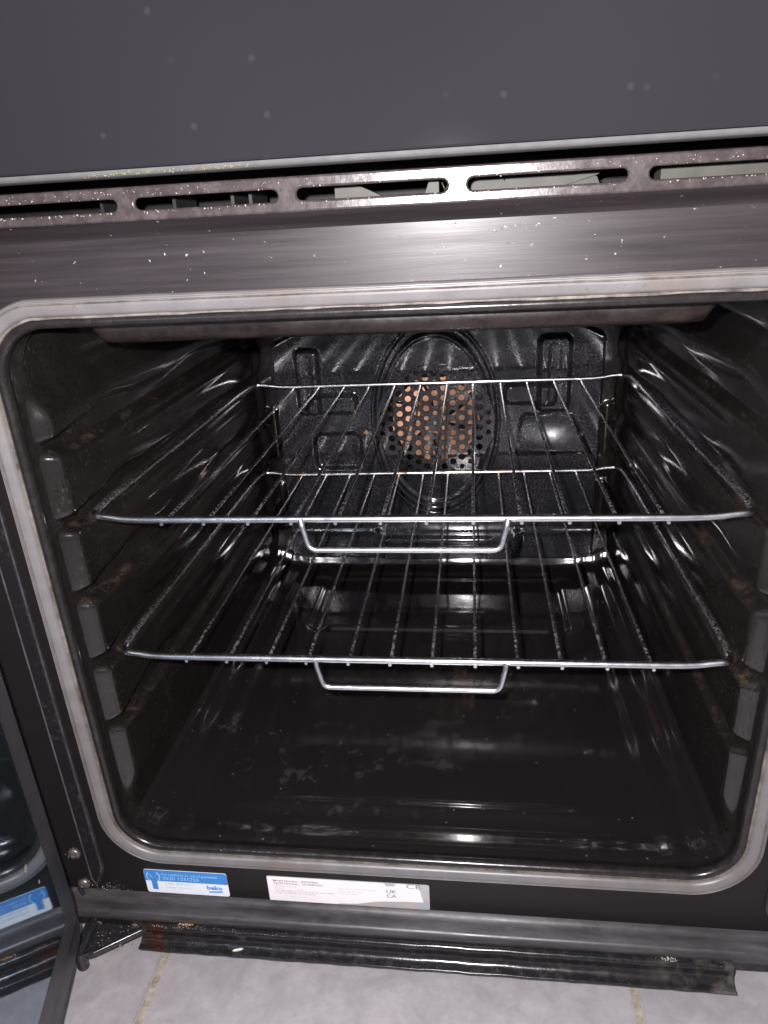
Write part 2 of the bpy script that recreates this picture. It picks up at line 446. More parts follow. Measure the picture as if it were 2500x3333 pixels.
def box(name, lo, hi, mat, parent=None, bev=0.0):
    bm = bmesh.new(); bmesh.ops.create_cube(bm, size=1)
    for v in bm.verts: v.co = Vector([(lo[i] + hi[i]) / 2 + v.co[i] * (hi[i] - lo[i]) for i in range(3)])
    if bev: bmesh.ops.bevel(bm, geom=list(bm.edges), offset=bev, segments=2, affect='EDGES', profile=0.6)
    me = bpy.data.meshes.new(name); bm.to_mesh(me); bm.free(); me.materials.append(M[mat])
    return link(bpy.data.objects.new(name, me), parent)
def grid(name, us, vs_, fn, mat, parent=None, keep=None, thick=None):
    V = []; Fc = []; nu, nv = len(us), len(vs_)
    for u in us:
        for v in vs_: V.append(fn(u, v))
    for i in range(nu - 1):
        for j in range(nv - 1):
            if keep and not keep((us[i] + us[i + 1]) / 2, (vs_[j] + vs_[j + 1]) / 2): continue
            Fc.append((i * nv + j, (i + 1) * nv + j, (i + 1) * nv + j + 1, i * nv + j + 1))
    return mesh(name, V, Fc, mat, parent, True)
def lin(a, b, n): return [a + (b - a) * i / (n - 1) for i in range(n)]
def lettering(name, txt, x, z, h, y, mat, parent=None, width=None, bold=0.0, align='LEFT', rot=0.0):
    cu = bpy.data.curves.new(name, 'FONT'); cu.body = txt; cu.size = 1.0; cu.offset = bold; cu.align_x = align
    cu.resolution_u = 2
    o = bpy.data.objects.new(name, cu); COL.objects.link(o)
    me = bpy.data.meshes.new_from_object(o.evaluated_get(bpy.context.evaluated_depsgraph_get()))
    bpy.data.objects.remove(o); bpy.data.curves.remove(cu)
    xs = [v.co.x for v in me.vertices]; w = max(xs) - min(xs) if xs else 1
    sx = (width / w) if width else h / 0.72
    me.transform(Matrix.Translation((x, y, z)) @ Matrix.Rotation(rot, 4, 'Y') @ Matrix.Rotation(math.pi / 2, 4, 'X') @ Matrix.Diagonal((sx, h / 0.72, 1, 1)))
    me.name = name; me.materials.clear(); me.materials.append(M[mat])
    return link(bpy.data.objects.new(name, me), parent)

# ------------------------------------------------------------------ key dimensions (metres; rack 1 front bar at y=0, z=0)
YF = -0.037                     # front frame face
XO = 0.2303                     # gasket inner half width
ZB, ZT = -0.2638, 0.1402        # gasket inner bottom / top
ZFL = -0.262                    # pan level
YB = 0.446                      # rear wall
FLOOR = -0.372
PITCH = 0.0547

# ------------------------------------------------------------------ floor
GAP = 0.0055
bx = [-0.9595, -0.5845, -0.2095, 0.1655, 0.5405]
by = [-0.655, -0.280, 0.095, 0.470]
fl_o = mesh("floor", [(-1.2, -1.1, FLOOR - 0.0025), (1.0, -1.1, FLOOR - 0.0025), (1.0, 0.9, FLOOR - 0.0025), (-1.2, 0.9, FLOOR - 0.0025)], [(0, 1, 2, 3)], 'grout', None, False)
fl_o["kind"] = "structure"; fl_o["label"] = "pale grey stone tile floor with yellowed grout lines"
def tile_mesh(sz):
    bm = bmesh.new(); bmesh.ops.create_cube(bm, size=1)
    for v in bm.verts: v.co = Vector((v.co.x * sz, v.co.y * sz, v.co.z * 0.008 - 0.004))
    bmesh.ops.bevel(bm, geom=[e for e in bm.edges if e.verts[0].co.z > -0.001 and e.verts[1].co.z > -0.001], offset=0.0012, segments=2, affect='EDGES')
    me = bpy.data.meshes.new("tile"); bm.to_mesh(me); bm.free(); me.materials.append(M['tile']); return me
tm = tile_mesh(0.375 - GAP)
for x in bx[:-1] + [0.5405]:
    for y in by:
        o = bpy.data.objects.new("tile", tm); o.location = (x + 0.1875, y - 0.1875, FLOOR + random.uniform(-0.0004, 0.0004)); link(o, fl_o)

# ------------------------------------------------------------------ cooker
ck = tag(empty("cooker", (0, 0.2, FLOOR)), "black freestanding cooker with its empty greasy oven standing open", "cooker")
ck_inv = Matrix.Translation((0, -0.2, -FLOOR))
_link0 = link
def link(o, parent=None):
    _link0(o, parent)
    if parent is ck: o.matrix_parent_inverse = ck_inv
    return o

# cabinet shell (open at the front)
X0, X1, Z0, Z1 = -0.300, 0.285, -0.338, 0.47
cab = mesh("cabinet", [(X0, -0.033, Z0), (X1, -0.033, Z0), (X1, -0.033, Z1), (X0, -0.033, Z1),
                       (X0, 0.52, Z0), (X1, 0.52, Z0), (X1, 0.52, Z1), (X0, 0.52, Z1)],
           [(0, 1, 5, 4), (1, 2, 6, 5), (2, 3, 7, 6), (3, 0, 4, 7), (4, 5, 6, 7)], 'body', ck, False)

# front frame: flat face with a rounded opening, folded ledge below, fold above
inner = [p for p, n in rrect(-XO - 0.004, XO + 0.004, ZB - 0.004, ZT + 0.004, 0.040, 12)]
outer = [(X0, -0.3155), (X1, -0.3155), (X1, 0.180), (X0, 0.180)]
frame = plate2d("front_frame", [outer, inner], YF, 0.003, 'frame', ck)
# fold under the face: ledge then drop
xprofile("frame_ledge", [(YF + 0.0005, -0.3135), (-0.0395, -0.3165), (-0.0435, -0.3180), (-0.0500, -0.3192), (-0.0522, -0.3208), (-0.0530, -0.3240), (-0.0528, -0.3280), (-0.0498, -0.3305),
                        (-0.030, -0.3305), (-0.030, -0.3135)], X0, X1 + 0.02, 'ledge', ck, True, 50, 24, 0.00015)
xprofile("frame_skirt", [(-0.0490, -0.3312), (-0.0490, -0.3400), (-0.034, -0.3400), (-0.034, -0.3312)], X0, X1 + 0.02, 'black', ck)
# vertical rib pressed into each side of the face
def rib(sgn):
    pts = [(-0.2640, 0.165), (-0.2640, -0.300), (-0.2605, -0.3085), (-0.2525, -0.2955), (-0.2505, -0.288), (-0.2505, 0.165)]
    V = []; top = []; n = len(pts); cx = -0.2572
    for (x, z) in pts: V.append((sgn * x, YF - 0.0004, z))
    for (x, z) in pts:
        xx = x + (cx - x) * 0.30; zz = z + (0.006 if z < -0.30 else 0.002 if z < 0 else 0)
        V.append((sgn * xx, YF + 0.0 - 0.0030, zz))
    Fc = [tuple(range(n, 2 * n))] + [(i, (i + 1) % n, n + (i + 1) % n, n + i) for i in range(n)]
    o = mesh("frame_rib", V, Fc, 'black', frame, True, 25)
    tube('rib_edge_highlight', [(sgn * -0.2622, YF - 0.0026, 0.165), (sgn * -0.2622, YF - 0.0026, -0.298), (sgn * -0.2600, YF - 0.0022, -0.3065)], 0.0009, 'rib', frame, 6)  # pale lines along the folds: their highlight is painted as a lighter colour
    tube('rib_edge_highlight', [(sgn * -0.2516, YF - 0.0020, 0.165), (sgn * -0.2516, YF - 0.0020, -0.2885), (sgn * -0.2596, YF - 0.0018, -0.3060)], 0.0006, 'rib', frame, 6)
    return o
M['rib'] = simple('rib_painted_highlight', (0.075, 0.077, 0.085), 0.30, 0, 0.5, 60, (0.034, 0.033, 0.035))  # lighter colour stands in for the highlight on the rib folds
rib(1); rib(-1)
def screw(name, x, y, z, r, parent, axis='y', mat='screw'):
    V = []; Fc = []; k = 14
    prof = [(1.0, 0.0), (1.0, 0.25), (0.82, 0.48), (0.45, 0.60), (0.40, 0.35), (0.0, 0.30)]
    for i in range(k):
        a = 2 * math.pi * i / k
        for (rr, h) in prof:
            rr2 = rr
            if axis == 'y': V.append((x + r * rr2 * math.cos(a), y - r * h, z + r * rr2 * math.sin(a)))
            else: V.append((x + r * rr2 * math.cos(a), y + r * rr2 * math.sin(a), z + r * h))
    P = len(prof)
    for i in range(k):
        j = (i + 1) % k
        for q in range(P - 1): Fc.append((i * P + q, j * P + q, j * P + q + 1, i * P + q + 1))
    return mesh(name, V, Fc, mat, parent, True, 40)
screw("screw", -0.2728, YF, -0.2750, 0.0052, frame)
screw("screw", -0.2722, YF, -0.3085, 0.0050, frame)

# vent trim across the top of the frame
VZ0, VZ1, VY = 0.1872, 0.2012, -0.0495
slots = []
for i in range(-3, 4):
    a = -0.0414 + 0.0828 * i; b = a + 0.0755
    if b > 0.283: b = 0.278
    r = 0.0038; zc = 0.1940; pts = []
    for j in range(7):
        t = math.radians(90 + 180 * j / 6); pts.append((a + r + r * math.cos(t), zc + r * math.sin(t)))
    for j in range(7):
        t = math.radians(-90 + 180 * j / 6); pts.append((b - r + r * math.cos(t), zc + r * math.sin(t)))
    if a > -0.275: slots.append(pts)
vt = plate2d("vent_trim", [[(X0, VZ0), (X1, VZ0), (X1, VZ1), (X0, VZ1)]] + slots, VY, 0.0008, 'vent', ck, 0.0010)
xprofile("vent_fold", [(VY + 0.0008, VZ0 + 0.0006), (VY + 0.0012, VZ0 - 0.0008), (-0.0405, 0.1812), (-0.0385, 0.1800), (-0.0375, 0.1785), (-0.034, 0.1785), (-0.034, 0.1812), (VY + 0.004, VZ0 + 0.0006)],
         X0, X1, 'frame', ck, True, 40)
xprofile("vent_fold", [(VY + 0.0006, VZ1 - 0.0003), (VY + 0.0012, VZ1 + 0.0008), (-0.020, VZ1 + 0.0030), (-0.020, VZ1 + 0.0022), (VY + 0.0018, VZ1 - 0.0003)], X0, X1, 'black', ck, True, 40)
# what shows through the slots
duct = mesh("air_duct", [(X0, 0.06, 0.183), (X1, 0.06, 0.183), (X1, 0.06, 0.214), (X0, 0.06, 0.214), (X0, -0.034, 0.1830), (X1, -0.034, 0.1830)],
            [(0, 1, 2, 3), (0, 1, 5, 4)], 'dark', ck, False)
def poly_block(name, pts, y0, y1, mat, parent):
    n = len(pts); V = [(x, y0, z) for x, z in pts] + [(x, y1, z) for x, z in pts]
    Fc = [tuple(range(n)), tuple(range(n, 2 * n))] + [(i, (i + 1) % n, n + (i + 1) % n, n + i) for i in range(n)]
    return mesh(name, V, Fc, mat, parent, False)
poly_block("duct_bracket", [(-0.026, 0.1835), (0.010, 0.1835), (0.002, 0.1900), (-0.022, 0.2010), (-0.026, 0.2010)], -0.022, -0.010, 'beige', duct)
poly_block("duct_bracket", [(0.018, 0.1835), (0.028, 0.1835), (0.028, 0.1995), (0.024, 0.1995)], -0.026, -0.012, 'beige', duct)
poly_block("duct_housing", [(0.040, 0.1835), (0.113, 0.1835), (0.108, 0.1950), (0.095, 0.2020), (0.040, 0.2030)], -0.010, 0.004, 'beige', duct)
poly_block("duct_housing", [(0.138, 0.1835), (0.280, 0.1835), (0.280, 0.2030), (0.138, 0.2030)], -0.016, 0.002, 'beige', duct)
poly_block("duct_rib", [(0.060, 0.1835), (0.108, 0.1960), (0.110, 0.1980), (0.105, 0.1980), (0.058, 0.1870)], -0.014, -0.0102, 'beige', duct)
for x in (-0.118, -0.085, -0.075, -0.058, -0.16, 0.130):
    box("duct_rib", (x, -0.012, 0.1835), (x + 0.0018, 0.02, 0.204), 'body', duct)
cv = [(0.0295 + 0.0008 * i, -0.024 + 0.0016 * math.sin(i * 1.6), 0.1945 + 0.0016 * math.cos(i * 1.6) - 0.0003 * i) for i in range(16)]
tube("duct_spring", cv, 0.0004, 'screw', duct, 6)

# grill door above (closed), dark glass with a bare metal lower edge
gd = box("grill_door", (X0 - 0.02, -0.0720, 0.2085), (X1 + 0.02, -0.055, 0.47), 'gglass', ck, 0.0012)
xprofile("edge_trim", [(-0.0725, 0.2083), (-0.0730, 0.2072), (-0.0722, 0.2060), (-0.0690, 0.2056), (-0.0560, 0.2056), (-0.0560, 0.2083)], X0 - 0.02, X1 + 0.02, 'silver', gd, True, 50)

# gasket
gl = densify(rrect(-XO, XO, ZB, ZT, 0.036, 14), 0.012)
gprof = [(0.0000, -0.0385), (0.0000, -0.0412), (0.0008, -0.0426), (0.0024, -0.0436), (0.0070, -0.0446), (0.0083, -0.0443), (0.0087, -0.0434), (0.0093, -0.0434), (0.0097, -0.0441), (0.0107, -0.0439),
         (0.0110, -0.0432), (0.0116, -0.0432), (0.0119, -0.0436), (0.0126, -0.0430), (0.0131, -0.0416), (0.0130, -0.0373), (0.0080, -0.0360)]
gprof = [(n_ * 0.77, y_) for n_, y_ in gprof]
gk = sweep("gasket", gl, gprof, 'gasket', ck, True, 32, 0.00012)
sweep("gasket_heel", gl, [(0.0002, -0.0412), (-0.0012, -0.0410), (-0.0016, -0.0395), (0.0002, -0.0390)], 'heel', gk, True, 50, 0.0003)

sweep('gasket_groove', gl, [(0.00645, -0.04345), (0.0069, -0.04385), (0.0074, -0.04345)], 'heel', gk, False, 50, 0.0001)
# enamel lip round the opening
lipl = densify(rrect(-XO + 0.0035, XO - 0.0035, ZB + 0.0035, ZT - 0.0035, 0.033, 12), 0.02)
sweep("cavity_lip", lipl, [(0.0035, -0.0360), (0.0028, -0.0395), (0.0014, -0.0412), (-0.0004, -0.0416), (-0.0020, -0.0408), (-0.0030, -0.0390), (-0.0030, -0.0365), (-0.0020, -0.0340), (-0.0006, -0.0318), (0.0004, -0.0290), (0.0006, -0.022), (0.0006, -0.015)], 'lip', ck, False, 60)

# side walls: pressed rails as a height field
def wall_x(y, z, sgn):
    deep, proud = 0.2282, 0.2172
    tt = max(0.0, min(1.0, (y + 0.0240) / 0.0100)); st = tt + 0.10 * math.sin(2 * math.pi * (0.5 - tt)) * -1.0 * 0.9 if 0 < tt < 1 else tt                          # front step
    g = 0.0
    for k in range(-3, 2):
        zc = k * PITCH + 0.0035 - 0.0004 * k
        fr = 1 - sstep(-0.016, 0.012, y)                      # flared mouth
        wav = 0.0062 * math.exp(-((y - 0.060) / 0.030) ** 2) + 0.0045 * math.exp(-((y - 0.235) / 0.055) ** 2) - 0.0012 * math.sin(y * 38 + k)
        up = 0.0072 - 0.0035 * fr + wav
        dn = 0.0068 - 0.0030 * fr
        d = z - zc
        e = (d - up) if d > 0 else (-d - dn)
        lo = sstep(0.0034, -0.0034, e) if False else 1 - sstep(-0.0030, 0.0036 + 0.0006 * fr, e)
        g = max(g, lo)
    g *= 1 - 0.55 * sstep(0.365, 0.400, y)
    # pillow between rails, slight
    pil = 0.0016 * math.sin((z / PITCH) * 2 * math.pi + 1.2) * sstep(0.02, 0.08, y)
    # a thin pressed line under each rail
    ln = 0.0
    for k in range(-3, 2):
        ln += 0.0018 * math.exp(-((z - (k * PITCH - 0.0165)) / 0.0022) ** 2) * sstep(0.05, 0.09, y) * (1 - sstep(0.35, 0.385, y))
    bottom = 1 - sstep(-0.2045, -0.236, z) if False else sstep(-0.242, -0.206, z)
    top = 1 - sstep(0.074, 0.100, z) * (1 - 0.55 * sstep(0.0, 0.05, y))
    am = st * (1 - g * (1 - 0.42 * sstep(0.0, 0.03, y))) * bottom * top
    x = deep - (deep - proud) * am - ln * am + pil * am
    x -= 0.004 * (1 - bottom) * st
    x += 0.0020 * math.exp(-((z - 0.104 - 0.03 * y) / 0.0020) ** 2) * sstep(0.0, 0.03, y)
    x += 0.0016 * math.exp(-((z - 0.006) / 0.0022) ** 2) * (1 - st)
    # back corner pillar
    x -= 0.006 * sstep(0.405, 0.420, y) * (1 - 0.0)
    return x
ys = lin(-0.030, 0.05, 48)[:-1] + lin(0.05, 0.385, 110)[:-1] + lin(0.385, YB + 0.002, 26)
zs = lin(-0.268, 0.152, 215)
for sgn in (-1, 1):
    grid("cavity_wall", ys, zs, lambda y, z: (sgn * wall_x(y, z, sgn), y, z), 'wall', ck)

# pan (cavity floor)
def rb(px_, pz_, hx, hz, r):
    qx, qz = abs(px_) - hx + r, abs(pz_) - hz + r
    return math.hypot(max(qx, 0), max(qz, 0)) + min(max(qx, qz), 0) - r
def pan_z(x, y):
    z = ZFL
    ax = abs(x)
    z += 0.0030 * sstep(0.178, 0.190, ax) + 0.0065 * sstep(0.200, 0.216, ax) + 0.010 * sstep(0.216, 0.229, ax) ** 2
    z += 0.0050 * (1 - sstep(-0.030, 0.004, y)) ** 1.5
    z += 0.0022 * math.exp(-((y - 0.012) / 0.006) ** 2) * (1 - sstep(0.10, 0.17, ax))
    z += 0.016 * sstep(0.4325, 0.4450, y)
    d = rb(x - 0.003, y - 0.345, 0.150, 0.072, 0.018)        # burner cover recess
    z -= 0.0030 * (1 - sstep(-0.0035, 0.0035, d))
    d = rb(x - 0.004, y - 0.2795, 0.131, 0.0062, 0.0060)     # long bead
    z += 0.0072 * (1 - sstep(-0.0038, 0.0020, d))
    z += 0.0030 * (1 - sstep(0.002, 0.007, abs(y - 0.405))) * (1 - sstep(0.155, 0.17, ax))
    return z
grid("cavity_floor", lin(-0.2310, 0.2310, 190), lin(-0.033, -0.0, 30)[:-1] + lin(0.0, 0.262, 110)[:-1] + lin(0.262, 0.297, 50)[:-1] + lin(0.297, 0.425, 64)[:-1] + lin(0.425, YB + 0.003, 24), lambda x, y: (x, y, pan_z(x, y)), 'pan', ck)
# ceiling and rear wall
mesh("cavity_ceiling", [(-0.232, -0.032, 0.150), (0.232, -0.032, 0.150), (0.232, YB + 0.003, 0.150), (-0.232, YB + 0.003, 0.150)], [(0, 1, 2, 3)], 'wall', ck, False)
def rear_y(x, z):
    y = YB
    for sx in (-1, 1):
        for zc in (-0.075, -0.175):
            d = rb(x - sx * 0.208, z - zc, 0.0042, 0.034, 0.004)
            y -= 0.0045 * (1 - sstep(-0.0025, 0.0015, d))
    return y
grid("cavity_back", lin(-0.2310, 0.2310, 160), lin(-0.262, 0.152, 140), lambda x, z: (x, rear_y(x, z), z), 'wall', ck)

# deflector hanging at the top front
bprof = [(-0.012, 0.1490), (-0.0135, 0.1290), (-0.0132, 0.1245), (-0.0118, 0.1215), (-0.0085, 0.1197), (-0.0020, 0.1194), (0.004, 0.1210), (0.004, 0.1490)]
V = []; Fc = []; nx = 40; P = len(bprof)
for i in range(nx):
    x = -0.184 + 0.362 * i / (nx - 1)
    e = max(0.0, 1 - min(x + 0.184, 0.178 - x) / 0.014); lift = 0.013 * (1 - math.sqrt(max(0.0, 1 - e * e)))
    for (y, z) in bprof: V.append((x, y, z + (lift if z < 0.140 else 0)))
for i in range(nx - 1):
    for k in range(P):
        l = (k + 1) % P; Fc.append((i * P + k, i * P + l, (i + 1) * P + l, (i + 1) * P + k))
Fc += [tuple(range(P)), tuple((nx - 1) * P + k for k in range(P))]
mesh("heat_deflector", V, Fc, 'baffle', ck, True, 50)

# rear fan panel: pressed sheet with a hole for the fan cover
YP = 0.422
FC = (0.0, -0.0565)
def emb(d, a): return a * (1 - sstep(-0.0036, 0.0026, d))
def panel_y(x, z):
    y = YP
    # raised oval bead round the fan
    rr = math.hypot(x / 0.0715, (z + 0.0555) / 0.1130)
    y += 0.0060 * (1 - sstep(0.032, 0.056, abs(rr - 1.0))) - 0.0022 * math.exp(-((abs(rr - 1.0) - 0.072) / 0.020) ** 2)
    y -= 0.0016 * (1 - sstep(0.93, 0.99, rr))
    # mounting tabs
    y -= emb(rb(x + 0.1525, z + 0.004, 0.0140, 0.0400, 0.006), 0.0085) * (1 if z > -0.043 else 0)
    y += emb(rb(x + 0.1525, z + 0.0, 0.0055, 0.030, 0.005), 0.0020)
    y -= emb(rb(x - 0.1400, z + 0.000, 0.0180, 0.0440, 0.008), 0.0090)
    y += emb(rb(x - 0.1400, z - 0.002, 0.0070, 0.034, 0.006), 0.0020)
    y -= emb(rb(x + 0.125, z + 0.0300, 0.0300, 0.0115, 0.007), 0.0080)
    y -= emb(rb(x - 0.113, z + 0.0225, 0.0300, 0.0120, 0.008), 0.0080)
    # trapezoid pocket (right): inclined face that catches the flash
    u = (z + 0.099) / 0.052
    if -0.15 < u < 1.15:
        xl = 0.0965 + 0.0075 * max(0, min(1, u)); xr = 0.1880 - 0.024 * max(0, min(1, u))
        ins = min(x - xl, xr - x)
        sx = sstep(-0.002, 0.006, ins)
        ramp = max(0.0, min(1.0, (1.0 - u)))
        prof = 0.010 * sstep(0.0, 1.0, ramp) * sstep(-0.02, 0.13, u)
        y -= prof * sx
        y += sx * sstep(0.0, 0.12, u) * (1 - sstep(0.9, 1.0, u)) * (-0.12 * (x - 0.142) + 1.2 * (x - 0.142) ** 2)
    # left pocket: softer
    d = rb(x + 0.1230, z + 0.0920, 0.0300, 0.0230, 0.010)
    y += emb(d, 0.0050)
    # lower step of the sheet
    y -= 0.0100 * (1 - sstep(-0.216, -0.184, z)) * (1 - sstep(0.080, 0.100, abs(x - 0.012))) + 0.0030 * (1 - sstep(-0.205, -0.196, z)) * sstep(0.080, 0.100, abs(x - 0.012))
    y -= 0.0030 * (1 - sstep(0.0025, 0.006, abs(z + 0.212))) * (1 - sstep(0.06, 0.075, abs(x)))
    # edges turn back
    ex = 0.1985 - abs(x); y += 0.012 * (1 - sstep(0.0, 0.004, ex)) ** 2
    ch = (0.0565 - z) * 0.90 + (0.1695 - abs(x)) * 0.45
    y += 0.012 * (1 - sstep(0.0, 0.0035, ch)) ** 2
    return y
def panel_keep(x, z):
    if math.hypot(x - FC[0], z - FC[1]) < 0.069: return False
    return (0.0565 - z) * 0.90 + (0.1695 - abs(x)) * 0.45 > -0.0005
bp = grid("fan_panel", lin(-0.1990, 0.1990, 300), lin(-0.238, 0.0900, 248), lambda x, z: (x, panel_y(x, z), z), 'back', ck, panel_keep)
# perforated fan cover
holes = []
px_, pz_ = 0.01075, 0.01240
for i in range(-7, 8):
    for j in range(-7, 8):
        x = i * px_; z = FC[1] + j * pz_ + (pz_ / 2 if i % 2 else 0)
        d = math.hypot(x - FC[0], z - FC[1])
        if d > 0.0675 or d < 0.0105: continue
        r = 0.0043 if d > 0.020 else 0.0034
        if d > 0.064: r = 0.0032
        holes.append(circle(x, z, r, 14))
fcov = plate2d("fan_cover", [circle(FC[0], FC[1], 0.0715, 56)] + holes, YP - 0.0035, 0.0012, 'back', ck, 0.0004)
screw("screw", FC[0], YP - 0.0036, FC[1], 0.0036, fcov)
# fan wheel behind the cover
fan = plate2d("fan_wheel", [circle(FC[0], FC[1], 0.017, 28), circle(FC[0], FC[1], 0.004, 12)], 0.4330, 0.0030, 'copper', ck)
for i in range(9):
    a0 = 2 * math.pi * (i + 0.15 * math.sin(i * 2.1)) / 9; V = []; nb = 6
    for q in range(nb):
        t = q / (nb - 1); r = 0.014 + 0.042 * t; w = 0.30 + 0.05 * t; tw = 0.22 * t
        for (da, y) in ((-w, 0.4385), (w, 0.4300 + 0.002 * t)):
            a1 = a0 + da + tw; V.append((FC[0] + r * math.cos(a1), y, FC[1] + r * math.sin(a1)))
    m_ = len(V); V += [(x, y + 0.0010, z) for x, y, z in V]
    Fc = []
    for q in range(nb - 1):
        A, B, C_, D_ = 2 * q, 2 * q + 1, 2 * q + 3, 2 * q + 2
        Fc += [(A, B, C_, D_), (m_ + A, m_ + D_, m_ + C_, m_ + B), (A, D_, m_ + D_, m_ + A), (B, m_ + B, m_ + C_, C_)]
    Fc += [(0, m_, m_ + 1, 1), (m_ - 2, m_ - 1, 2 * m_ - 1, 2 * m_ - 2)]
    mesh("fan_blade", V, Fc, 'copper', fan, True, 40)
for (x, z, r) in ((-0.0855, -0.066, 0.0032), (-0.086, -0.083, 0.0016), (0.1735, -0.0955, 0.0028), (-0.1045, -0.031, 0.0060), (-0.129, -0.030, 0.0034)):
    k = 9; V = [(x, YP - 0.0070 if r > 0.003 else YP - 0.006, z)]
    for i in range(k):
        a = 2 * math.pi * i / k; q = r * random.uniform(0.7, 1.15); V.append((x + q * math.cos(a), YP - 0.0045, z + q * math.sin(a) * 0.9))
    mesh("baked_residue", V, [(0, 1 + i, 1 + (i + 1) % k) for i in range(k)], 'crumbb' if r < 0.0033 and x != -0.129 else 'fleck', bp)

# drip gutter under the frame
gprof = [(-0.0488, -0.3278), (-0.0528, -0.3270)]
gprof += [(-0.0552 - 0.0030 * math.sin(math.radians(a_)), -0.3296 + 0.0030 * math.cos(math.radians(a_))) for a_ in range(0, 100, 11)]
gprof += [(-0.0578, -0.3335), (-0.0582, -0.3356), (-0.0594, -0.3376), (-0.0612, -0.3389), (-0.0635, -0.3395)]
gprof += [(-0.0660 - 0.0011 * math.sin(math.radians(a_)), -0.3406 + 0.0011 * math.cos(math.radians(a_))) for a_ in range(0, 181, 30)]
gprof += [(-0.0620, -0.3417), (-0.0588, -0.3400), (-0.0562, -0.3360), (-0.0556, -0.3320), (-0.0488, -0.3310)]
gut = xprofile("drip_gutter", gprof, -0.2185, 0.2290, 'gutter', ck, True, 45, 60, 0.00018)
def flakes(name, spots, mat, parent, n0=(0, 0, 1)):
    """many tiny grime flakes as one piece: spots = (point, size)"""
    V = []; Fc = []
    for (c, r) in spots:
        c = Vector(c); b0 = len(V); k = 5; ax = Vector((random.uniform(-1, 1), random.uniform(-1, 1), random.uniform(-1, 1))).normalized()
        u_ = ax.orthogonal().normalized(); w_ = ax.cross(u_)
        V.append(c + ax * r * 0.7); V.append(c - ax * r * 0.7)
        for i in range(k):
            a_ = 2 * math.pi * i / k; V.append(c + (u_ * math.cos(a_) + w_ * math.sin(a_)) * r * random.uniform(0.6, 1.2))
        for i in range(k):
            j = (i + 1) % k; Fc.append((b0, b0 + 2 + i, b0 + 2 + j)); Fc.append((b0 + 1, b0 + 2 + j, b0 + 2 + i))
    o = mesh(name, V, Fc, mat, parent, False); o["kind"] = "stuff"; return o
flakes("rust_flakes", [((-0.181 + random.gauss(0, 0.0035), -0.0540 + random.gauss(0, 0.0007), -0.3266), random.uniform(0.0003, 0.0010)) for _ in range(42)], 'crumbb', gut)
flakes("rust_flakes", [((0.186 + random.gauss(0, 0.0040), -0.0545 + random.gauss(0, 0.0008), -0.3266), random.uniform(0.0003, 0.0009)) for _ in range(34)], 'fleck', gut)
flakes("rust_flakes", [((-0.207 + random.gauss(0, 0.0050), -0.0585 + random.gauss(0, 0.0004), -0.3355 + random.gauss(0, 0.0012)), random.uniform(0.0004, 0.0011)) for _ in range(26)], 'rust', gut)
flakes("grime_specks", [((max(-0.215, min(0.22, -0.15 + random.expovariate(14) - 0.06)), -0.0560 + random.gauss(0, 0.0008), -0.3266 - random.random() * 0.0006), random.uniform(0.00015, 0.0005)) for _ in range(150)], 'fleck', gut)
flakes("grime_specks", [((random.uniform(-0.21, 0.22), -0.0655 + random.gauss(0, 0.0004), -0.3396), random.uniform(0.00012, 0.00035)) for _ in range(90)], 'fleck', gut)

# hinge plate at the bottom left corner
hp = [(-0.2720, -0.0400), (-0.2185, -0.0400), (-0.2165, -0.0480), (-0.2210, -0.0530), (-0.2520, -0.0745), (-0.2660, -0.0800), (-0.2700, -0.0760)]
V = []; n = len(hp)
for (x, y) in hp: V.append((x, y, -0.3425))
for (x, y) in hp: V.append((x, y, -0.3390))
hin = mesh("hinge_plate", V, [tuple(range(n)), tuple(range(n, 2 * n))] + [(i, (i + 1) % n, n + (i + 1) % n, n + i) for i in range(n)], 'hinge', ck, False)
tube("rolled_edge", fillet([(-0.2195, -0.0440, -0.3385), (-0.2178, -0.0500, -0.3383), (-0.2520, -0.0742, -0.3383), (-0.2575, -0.0765, -0.3385)], 0.004), 0.0017, 'hinge', hin, 8)
tube("hinge_arm", [(-0.2640, -0.0470, -0.3372), (-0.2605, -0.0790, -0.3368)], 0.0032, 'hinge', hin, 10)
screw("screw", -0.2605, -0.0450, -0.3390, 0.0050, hin, 'z', 'screw')
screw("screw", -0.2290, -0.0455, -0.3390, 0.0050, hin, 'z', 'screw')
tube("hinge_pin", [(-0.2600, -0.0790, -0.3470), (-0.2600, -0.0790, -0.3320)], 0.0042, 'hinge', hin, 14)
flakes('grime_specks', [((random.uniform(-0.268, -0.222), random.uniform(-0.070, -0.042), -0.3388), random.uniform(0.0002, 0.0006)) for _ in range(80) ], 'fleck', hin)
flakes('grime_specks', [((-0.250 + random.gauss(0, 0.007), YF - 0.0003, -0.3125 + random.gauss(0, 0.004)), random.uniform(0.00015, 0.0004)) for _ in range(120)], 'fleck', frame)
flakes('grime_specks', [((x + random.gauss(0, 0.003), YF - 0.0004, z + random.gauss(0, 0.0035)), random.uniform(0.0002, 0.0006)) for x, z in ((-0.2725, -0.2755), (-0.272, -0.309)) for _ in range(40)], 'fleck', frame)
